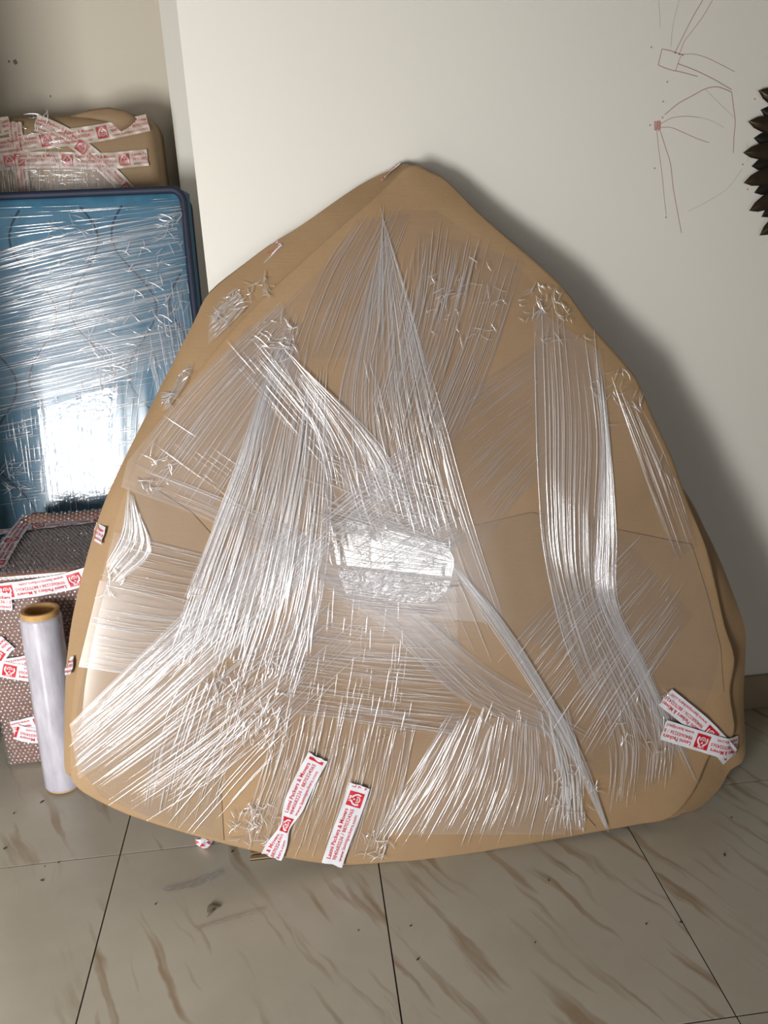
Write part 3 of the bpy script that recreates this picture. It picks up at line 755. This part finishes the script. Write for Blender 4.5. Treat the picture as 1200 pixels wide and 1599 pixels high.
# ------------------------------------------------------------------ tall carton behind the mattress
CY = 2.865; CBK = 3.11
ct = thing('taped_carton', 'tall brown carton with crossed red-printed tape standing behind the blue mattress', 'carton', (-0.85, 2.94, 0.0))
CPN = Vector((0, -1, 0)); CPP = Vector((0, CY, 0))
ctl = hit((-80, 182), CPP, CPN); ctr_ = hit((240, 200), CPP, CPN)
def carton():
    x0, x1, zt = -1.30, hit((240, 200), CPP, CPN).x, hit((120, 178), CPP, CPN).z
    nx, nz = 40, 50; V, F = [], []
    # rounded, slightly sagging carton: superellipse section loops from bottom to top
    M = 48; loops = []
    hs = [0.0, 0.004, 0.3, 0.8, 1.2, 1.45, 1.55, zt-0.05, zt-0.03, zt-0.013, zt-0.004, zt]
    ins = [0.004, 0.0, 0, 0, 0, 0, 0, 0.0, 0.005, 0.016, 0.034, 0.06]
    for h, s in zip(hs, ins):
        k = len(V); loops.append(k)
        cx, cy = (x0+x1)/2, (CY+CBK)/2; a, b = (x1-x0)/2-s, (CBK-CY)/2-s
        r = 0.035
        for (sx, sy, a0) in ((1, -1, -90), (1, 1, 0), (-1, 1, 90), (-1, -1, 180)):
            for q in range(8):
                an = math.radians(a0+90*q/7)
                x = cx+sx*(a-r)+r*math.cos(an); y = cy+sy*(b-r)+r*math.sin(an)
                wob = 0.006*math.sin(h*7+x*9) if h > 1.0 else 0
                V.append((x, y, h+(0.010*math.sin(x*8.0)-0.03*max(0, (x+0.55)/0.25)**2*0.25 if h > zt-0.06 else 0)))
    n = 32
    for a, b in zip(loops[:-1], loops[1:]):
        for i in range(n): F.append((a+i, a+(i+1) % n, b+(i+1) % n, b+i))
    F.append(tuple(range(n))[::-1]); F.append(tuple(loops[-1]+i for i in range(n)))
    mk('carton_body', V, F, M_CARD2, ct, smooth=True)
carton()
def ctape(px, phase, **k):
    pts = [hit(p, CPP, CPN)+CPN*0.006 for p in px]
    return tape('printed_tape', pts, CPN, TW, ct, phase, mats=[M_TAPE_A, M_RED_A], **k)
ctape([(-30, 234), (30, 226), (90, 217), (150, 209), (232, 192)], 0.2)
ctape([(-20, 256), (30, 251), (90, 250), (160, 252), (232, 246)], 1.1)
ctape([(56, 192), (76, 199), (110, 216), (150, 248), (180, 277), (205, 303)], -0.9)
ctape([(24, 190), (27, 217), (33, 260), (40, 312)], -1.75, wid=lambda t: 0.85)
ctape([(-30, 204), (-5, 200), (18, 195)], 0.5)
film_band(ct, [(40, 250), (42, 280), (44, 315)], [(180, 255), (180, 280), (182, 315)], CPP, CPN, off=0.009, nstr=44, cover=0.5, wmm=2.2, dash=0.5, sheet=M_FILM)
film_band(ct, [(40, 262), (80, 262), (150, 262)], [(40, 310), (80, 310), (150, 310)], CPP, CPN, off=0.011, nstr=22, cover=0.5, wmm=2.2, dash=0.5)
film_band(ct, [(-20, 258), (-15, 280), (-10, 315)], [(26, 256), (28, 280), (32, 312)], CPP, CPN, off=0.012, nstr=14, cover=0.7, wmm=3.4, dash=0.7, sheet=M_FILM_S)
crumple(ct, [(60, 195, 25, 14), (90, 225, 25, 14), (110, 270, 30, 16)], CPP, CPN, 0.013)
# dented flap on the carton top
v, f = [], []
fl = [(110, 182), (140, 172), (170, 168), (200, 174), (215, 186), (205, 197), (190, 206), (175, 192), (140, 186)]
pts = [hit(p, CPP, CPN) for p in fl]; c = sum(pts, Vector())/len(pts)
v = [p+CPN*0.008 for p in pts]+[p*1.0+(c-p)*0.25+CPN*0.022 for p in pts]+[c+CPN*0.02]+[p-CPN*0.01 for p in pts]; n = len(pts)
for i in range(n):
    j = (i+1) % n; f += [(i, j, n+j, n+i), (n+i, n+j, 2*n), (2*n+1+i, 2*n+1+j, j, i)]
mk('dented_flap', v, f, M_CARD2, ct, smooth=True)

# ------------------------------------------------------------------ bubble-wrapped box
BY = 1.992; BX0, BX1, BZ, BBK = -0.868, -0.44, 0.575, 2.42
bx = thing('bubble_wrapped_box', 'reddish brown box in bubble wrap with white printed tape beside the film roll', 'box', ((BX0+BX1)/2, (BY+BBK)/2, 0.0))
M_BROWN = simple('brown_box', lin(122, 84, 70), 0.6, var=0.15, vscale=14)
v, f = boxvf(BX0, BX1, BY, BBK, 0.008, BZ); o = mk('inner_box', v, f, M_BROWN, bx); bevel(o, 0.012, 3)
def bubbles():
    V, F = [], []
    def dome(c, n, a, b, r, h):
        k = len(V)
        for rr, hh in ((1.0, 0.0), (0.86, 0.6), (0.45, 0.95)):
            for q in range(8):
                t = math.tau*q/8; V.append(c+a*(math.cos(t)*r*rr)+b*(math.sin(t)*r*rr)+n*(h*hh))
        V.append(c+n*h)
        for i in (0, 8):
            for q in range(8): F.append((k+i+q, k+i+(q+1) % 8, k+i+8+(q+1) % 8, k+i+8+q))
        for q in range(8): F.append((k+16+q, k+16+(q+1) % 8, k+24))
    P_ = 0.0112
    def face(o, a, b, n, la, lb):
        j = 0; y = P_/2
        while y < lb-0.003:
            x = P_/2+(P_/2 if j % 2 else 0)
            while x < la-0.003:
                jit = 0.0012
                dome(o+a*(x+random.uniform(-jit, jit))+b*(y+random.uniform(-jit, jit))+n*0.0022, n+a*random.gauss(0, 0.08)+b*random.gauss(0, 0.08), a, b, 0.0049, random.uniform(0.0022, 0.0042)); x += P_
            y += P_*0.87; j += 1
    X, Y, Z = Vector((1, 0, 0)), Vector((0, 1, 0)), Vector((0, 0, 1))
    face(Vector((BX0, BY, 0.012)), X, Z, -Y, BX1-BX0, BZ-0.02)
    face(Vector((BX0, BY, BZ)), X, Y, Z, BX1-BX0, BBK-BY)
    face(Vector((BX0, BY, 0.012)), Y, Z, -X, 0.2, BZ-0.02)
    face(Vector((BX1, BY, 0.012)), Y, Z, X, 0.2, BZ-0.02)
    mk('bubble_wrap', V, F, M_BUB, bx, smooth=True, kind='stuff')
    # backing film of the wrap, loose at the corners
    v, f = boxvf(BX0-0.005, BX1+0.005, BY-0.0018, BBK+0.003, 0.003, BZ+0.0018); o = mk('wrap_film', v, f, M_FILM, bx); bevel(o, 0.014, 3)
    # padded back rim bulging under the wrap
    path = [Vector((BX0+0.03+(BX1-BX0-0.06)*k/14, BBK-0.032, BZ+0.002+0.004*math.sin(k*0.9)))for k in range(15)]
    v, f = tube(path, [0.014]+[0.024+0.003*math.sin(k*1.3) for k in range(1, 14)]+[0.014], 10); mk('padded_rim', v, f, M_BROWN, bx, smooth=True)
    V.clear(); F.clear(); rs = 0
    for k in range(34):
        for q in range(5):
            a = math.radians(100+q*26+(13 if k % 2 else 0)); nn = Vector((0, math.cos(a), math.sin(a)))
            x = BX0+0.03+0.0112*k
            if x < BX1-0.03: dome(Vector((x, BBK-0.032, BZ+0.002))+nn*0.0275, nn, X, nn.cross(X), 0.0049, 0.0032)
    mk('rim_bubble_wrap', V, F, M_BUB, bx, smooth=True, kind='stuff')
bubbles()
FP, FN = Vector((0, BY-0.006, 0)), Vector((0, -1, 0)); TP, TN = Vector((0, 0, BZ+0.006)), Vector((0, 0, 1))
def btape(px, P, n, phase, wid=None, off=0.0008, **k):
    return tape('printed_tape', [hit(p, P, n)+n*off for p in px], n, TW, bx, phase, wid=wid, **k)
btape([(140, 898), (100, 909), (50, 918), (-20, 927)], FP, FN, 0.62-0.2)                 # along the front top, print upside down
btape([(190, 808), (130, 815), (60, 823), (-10, 834)], TP, TN, 0.9)
btape([(47, 806), (32, 826), (14, 852), (-8, 890)], TP, TN, 0.4, off=0.0025)
btape([(-20, 936), (2, 938), (20, 939)], FP, FN, -1.2, off=0.0022)
btape([(-10, 1030), (6, 1008), (14, 1002)], FP, FN, 0.0, off=0.003)
btape([(70, 1028), (35, 1037), (-25, 1045)], FP, FN, -1.0)
btape([(75, 1053), (40, 1050), (-5, 1042)], FP, FN, -2.0, off=0.003)
btape([(84, 1122), (55, 1130), (20, 1138)], FP, FN, 0.35)
btape([(70, 1147), (50, 1147), (24, 1141)], FP, FN, -2.2, off=0.003)

# ------------------------------------------------------------------ stretch film roll
rb, rt_ = Vector((-0.698, 1.893, 0.001)), hit_y((62, 951), 1.917)
rl = thing('stretch_film_roll', 'upright roll of clear stretch film on a cardboard core leaning on the box', 'film roll', (rb.x, rb.y, 0.0))
M_CORE = simple('core_cardboard', lin(190, 150, 92), 0.7, var=0.12, vscale=60)
M_ROLL = None
def roll_mat():
    t = MT('wound_film'); p = t.coord('Object', (10, 10, 2.5)); f = t.noise(p, 3.0, 5, 0.6); p2 = t.coord('Object', (2, 2, 300)); g = t.noise(p2, 1.0, 3)
    t.link(t.ramp(f, [(0.3, lin(168, 164, 176)), (0.7, lin(204, 202, 212))]), t.b.inputs['Base Color'])
    t.b.inputs['Roughness'].default_value = 0.22; t.b.inputs['Coat Weight'].default_value = 0.6; t.b.inputs['Coat Roughness'].default_value = 0.12
    t.link(t.bump(t.math('ADD', f, t.math('MULTIPLY', g, 0.2)), 0.15, 0.004), t.b.inputs['Normal'])
    return t.m
M_ROLL = roll_mat()
def lathe_axis(a, b, prof, seg=40):
    d = (b-a).normalized(); s = d.cross(Vector((0, 1, 0))).normalized(); q = d.cross(s); L = (b-a).length
    V, F = [], []
    for (r, h) in prof:
        for k in range(seg):
            t = math.tau*k/seg; V.append(a+d*(h*L)+s*math.cos(t)*r+q*math.sin(t)*r)
    n = len(prof)
    for i in range(n-1):
        for k in range(seg): F.append((i*seg+k, i*seg+(k+1) % seg, (i+1)*seg+(k+1) % seg, (i+1)*seg+k))
    return V, F
ax = (rt_-rb).normalized()
lift = 0.045*math.sqrt(max(0, 1-ax.z**2)); rb = rb+Vector((0, 0, lift))
v, f = lathe_axis(rb, rt_, [(0.036, 0.0), (0.0445, 0.0), (0.0455, 0.002), (0.0455, 0.998), (0.0445, 1.0), (0.037, 1.0), (0.036, 0.997), (0.036, 0.0)])
mk('cardboard_core', v, f, M_CORE, rl, smooth=False)
v, f = lathe_axis(rb, rt_, [(0.0456, 0.008), (0.0485, 0.012), (0.0495, 0.02), (0.0498, 0.5), (0.0495, 0.955), (0.0485, 0.966), (0.0456, 0.97)])
mk('wound_film', v, f, M_ROLL, rl, smooth=True)
v, f = [], []
for k in range(24):
    a = k/23
    for q in range(5):
        b = q/4; c = rt_.lerp(rb, 0.04+0.3*a); v.append(c+Vector((0.0485+0.010*b*math.sin(a*3.1), -0.012-0.012*b+0.004*math.sin(a*20+q), 0.003*math.sin(a*37+q*2))))
for k in range(23):
    for q in range(4): i = k*5+q; f.append((i, i+1, i+6, i+5))
mk('loose_film_end', v, f, M_FILM, rl, smooth=True)

# ------------------------------------------------------------------ bronze wall ornament
M_BRZ = simple('dark_bronze_metal', lin(78, 66, 54), 0.26, 0.6, var=0.3, vscale=18)
M_BRZ2 = simple('blackened_metal', lin(58, 54, 50), 0.3, 0.6, var=0.3, vscale=18)
OC = Vector((1.372, WY, 1.500)); NPET = 32
orn = thing('wall_ornament', 'dark bronze metal flower ornament with pointed petals hanging on the wall', 'ornament', tuple(OC))
def petal(r0, r1, wd, dep, lift):
    V, F = [], []; nr, nc = 10, 6
    for i in range(nr+1):
        t = i/nr; r = r0+(r1-r0)*t
        ww = wd*0.5*min(1, 0.6+0.7*t)*((1-((t-0.5)/0.5)**2)**0.6 if t > 0.5 else 1.0)
        for j in range(nc+1):
            u = j/nc*2-1; V.append((r, u*ww, dep*(1-u*u)*math.sin(math.pi*min(1, 0.25+0.75*t))**0.6+lift*(0.4+0.6*t*(1.6-t))))
    for i in range(nr):
        for j in range(nc): a = i*(nc+1)+j; F.append((a, a+nc+1, a+nc+2, a+1))
    n0 = len(V); m = len(F)
    V += [(x, y, max(0.001, z-0.0022)) for x, y, z in V]; F += [tuple(q+n0 for q in f_)[::-1] for f_ in F[:m]]
    bd = [i*(nc+1) for i in range(nr+1)]; be = [i*(nc+1)+nc for i in range(nr+1)]
    for i in range(nr): F += [(bd[i], bd[i]+n0, bd[i+1]+n0, bd[i+1])[::-1], (be[i], be[i+1], be[i+1]+n0, be[i]+n0)[::-1]]
    return V, F
def petals(r0, r1, wd, dep, lift, phase, mat, tag_):
    V, F = petal(r0, r1, wd, dep, lift); me = None
    me = bpy.data.meshes.new('petal'); me.from_pydata(V, [], F); me.materials.append(mat)
    me.polygons.foreach_set('use_smooth', [True]*len(F)); me.update()
    for k in range(NPET):
        a = math.tau*(k+phase)/NPET
        o = bpy.data.objects.new('petal', me); COL.objects.link(o); o.parent = orn
        X = Vector((math.cos(a), 0, math.sin(a))); Zv = Vector((0, -1, 0)); Y = Zv.cross(X)
        o.matrix_local = Matrix(((X.x, Y.x, Zv.x, 0), (X.y, Y.y, Zv.y, 0), (X.z, Y.z, Zv.z, 0), (0, 0, 0, 1)))
petals(0.15, 0.328, 0.042, 0.010, 0.022, 0.15, M_BRZ, 'front')
petals(0.15, 0.300, 0.040, 0.007, 0.006, 0.65, M_BRZ2, 'rear')
V, F = [], []
prof = [(0.0, 0.034), (0.06, 0.034), (0.12, 0.031), (0.15, 0.026), (0.165, 0.03), (0.172, 0.026), (0.172, 0.001)]
for r, d in prof:
    for k in range(48):
        t = math.tau*k/48; V.append(OC+Vector((math.cos(t)*max(r, 0.0005), -d, math.sin(t)*max(r, 0.0005))))
for i in range(len(prof)-1):
    for k in range(48): F.append((i*48+k, i*48+(k+1) % 48, (i+1)*48+(k+1) % 48, (i+1)*48+k))
mk('centre_disc', V, F, M_BRZ, orn, smooth=True)

# ------------------------------------------------------------------ scraps on the floor
def scrap(name, label, cat, px, size, mats, seed, flat=0.3, group=None):
    rs = random.Random(seed); c = hit_z(px, 0); bm = bmesh.new(); bmesh.ops.create_icosphere(bm, subdivisions=2, radius=1.0)
    for v_ in bm.verts:
        k = 0.55+0.6*rs.random(); v_.co = Vector((v_.co.x*size[0]*k, v_.co.y*size[1]*k, (v_.co.z*k+0.9)*size[2]))
    z0 = min(v_.co.z for v_ in bm.verts)
    me = bpy.data.meshes.new(name)
    for v_ in bm.verts: v_.co.z -= z0
    for fc in bm.faces: fc.material_index = rs.randrange(len(mats))
    bm.to_mesh(me); bm.free()
    for m in mats: me.materials.append(m)
    o = bpy.data.objects.new(name, me); COL.objects.link(o); o.location = (c.x, c.y, 0.0003); o.rotation_euler.z = rs.random()*3
    tag(o, label, cat, group); return o
scrap('tape_scrap', 'crumpled scrap of red and white tape under the parcel edge', 'scrap', (319, 1322), (0.022, 0.016, 0.016), [M_TAPE, M_RED, M_TAPE], 3)
M_DIRT = simple('dark_grit', lin(62, 54, 42), 0.9, var=0.2)
GRIT = {0: 'dark speck of grit on the tile in front of the film roll', 1: 'dark speck of grit on the tile in front of the film roll', 4: 'dark speck of grit between the red tape scrap and the cardboard strip',
        8: 'dark speck of grit beside the folded corner of the parcel', 9: 'dark speck of grit beside the folded corner of the parcel', 13: 'dark speck of grit lying right on a long tile joint'}
M_STAIN = simple('dried_smear', lin(112, 104, 88), 0.6, var=0.2)
for k, (px, s) in enumerate([((66, 1252), 0.006), ((22, 1270), 0.005), ((8, 1325), 0.006), ((66, 1375), 0.005), ((363, 1330), 0.005), ((243, 1412), 0.004), ((92, 1347), 0.003), ((70, 1353), 0.003), ((1143, 1277), 0.004), ((1132, 1335), 0.005), ((857, 1375), 0.004), ((642, 1446), 0.004), ((653, 1498), 0.004), ((1064, 1440), 0.005), ((836, 1472), 0.003), ((1010, 1443), 0.003), ((560, 1453), 0.003)]):
    scrap('floor_grit', GRIT.get(k, 'tiny dark speck of grit on the open floor tiles in front of the parcel'), 'debris', px, (s*(0.7 if k % 3 else 1.1), s*0.5, 0.0008), [M_DIRT], 20+k, group='specks of grit on the floor tiles')
def leaf(px0, px1, wd, mat, name, label=None, cat=None, parent=None):
    a, b = hit_z(px0, 0.001), hit_z(px1, 0.001); d = (b-a); s = Vector((-d.y, d.x, 0)).normalized(); V, F = [], []
    for i in range(11):
        t = i/10; p = a.lerp(b, t)+s*(0.006*math.sin(t*4)); w_ = wd*math.sin(math.pi*min(0.97, 0.06+0.9*t))**0.8
        z = 0.0012+0.003*math.sin(t*3.1)
        V += [p+s*w_+Vector((0, 0, z-0.0008)), p+Vector((0, 0, z)), p-s*w_+Vector((0, 0, z-0.0008))]
    for i in range(10):
        for j in (0, 1): q = i*3+j; F.append((q, q+1, q+4, q+3))
    o = mk(name, V, F, mat, parent) if parent else mk(name, V, F, mat, loc=(a.x, a.y, 0)); m = o.modifiers.new('thick', 'SOLIDIFY'); m.thickness = 0.0008
    return o if parent else tag(o, label, cat)
lf = leaf((324, 1425), (344, 1412), 0.008, M_STAIN, 'dry_leaf', 'small curled grey-brown leaf scrap on the floor tile', 'leaf')
leaf((329, 1416), (327, 1432), 0.0025, M_STAIN, 'leaf_stalk', parent=lf)
# corrugated cardboard strip under the parcel
a = hit_z((395, 1338), 0); b = hit_z((428, 1335), 0)
V, F = boxes([(a.x-0.005, a.x+0.085, a.y-0.012+q*0.017, a.y-0.002+q*0.017, 0.0, 0.006) for q in range(4)]+[(a.x-0.005, a.x+0.085, a.y-0.012, a.y+0.049, 0.0, 0.002)])
o = mk('cardboard_strip', V, F, M_CARD2, loc=(a.x, a.y, 0)); tag(o, 'ribbed brown cardboard strip on the floor under the parcel', 'cardboard')
# scraps of clear film lying on the tiles
def floor_film(px, label, seed):
    rs = random.Random(seed); P0, n0 = Vector((0, 0, 0.0015)), Vector((0, 0, 1)); L = [hit(p, P0, n0) for p in px[0]]; R = [hit(p, P0, n0) for p in px[1]]
    V, F = [], []; nu, nv = 10, 24
    for j in range(nv+1):
        for i in range(nu+1):
            V.append(poly(L, j/nv).lerp(poly(R, j/nv), i/nu)+n0*(0.0025*rs.random()**2))
    for j in range(nv):
        for i in range(nu): q = j*(nu+1)+i; F.append((q, q+1, q+nu+2, q+nu+1))
    c = L[0]; o = mk('film_scrap', V, F, M_FILM_S, smooth=True, loc=(c.x, c.y, 0)); tag(o, label, 'plastic film')
floor_film(([(252, 1388), (300, 1375), (345, 1358)], [(260, 1396), (310, 1384), (350, 1366)]), 'narrow clear film scrap on the floor near the leaf scrap', 5)
floor_film(([(300, 1450), (350, 1435), (410, 1418)], [(306, 1456), (356, 1441), (414, 1424)]), 'thin clear film strip lying across the floor tile beyond the leaf', 6)
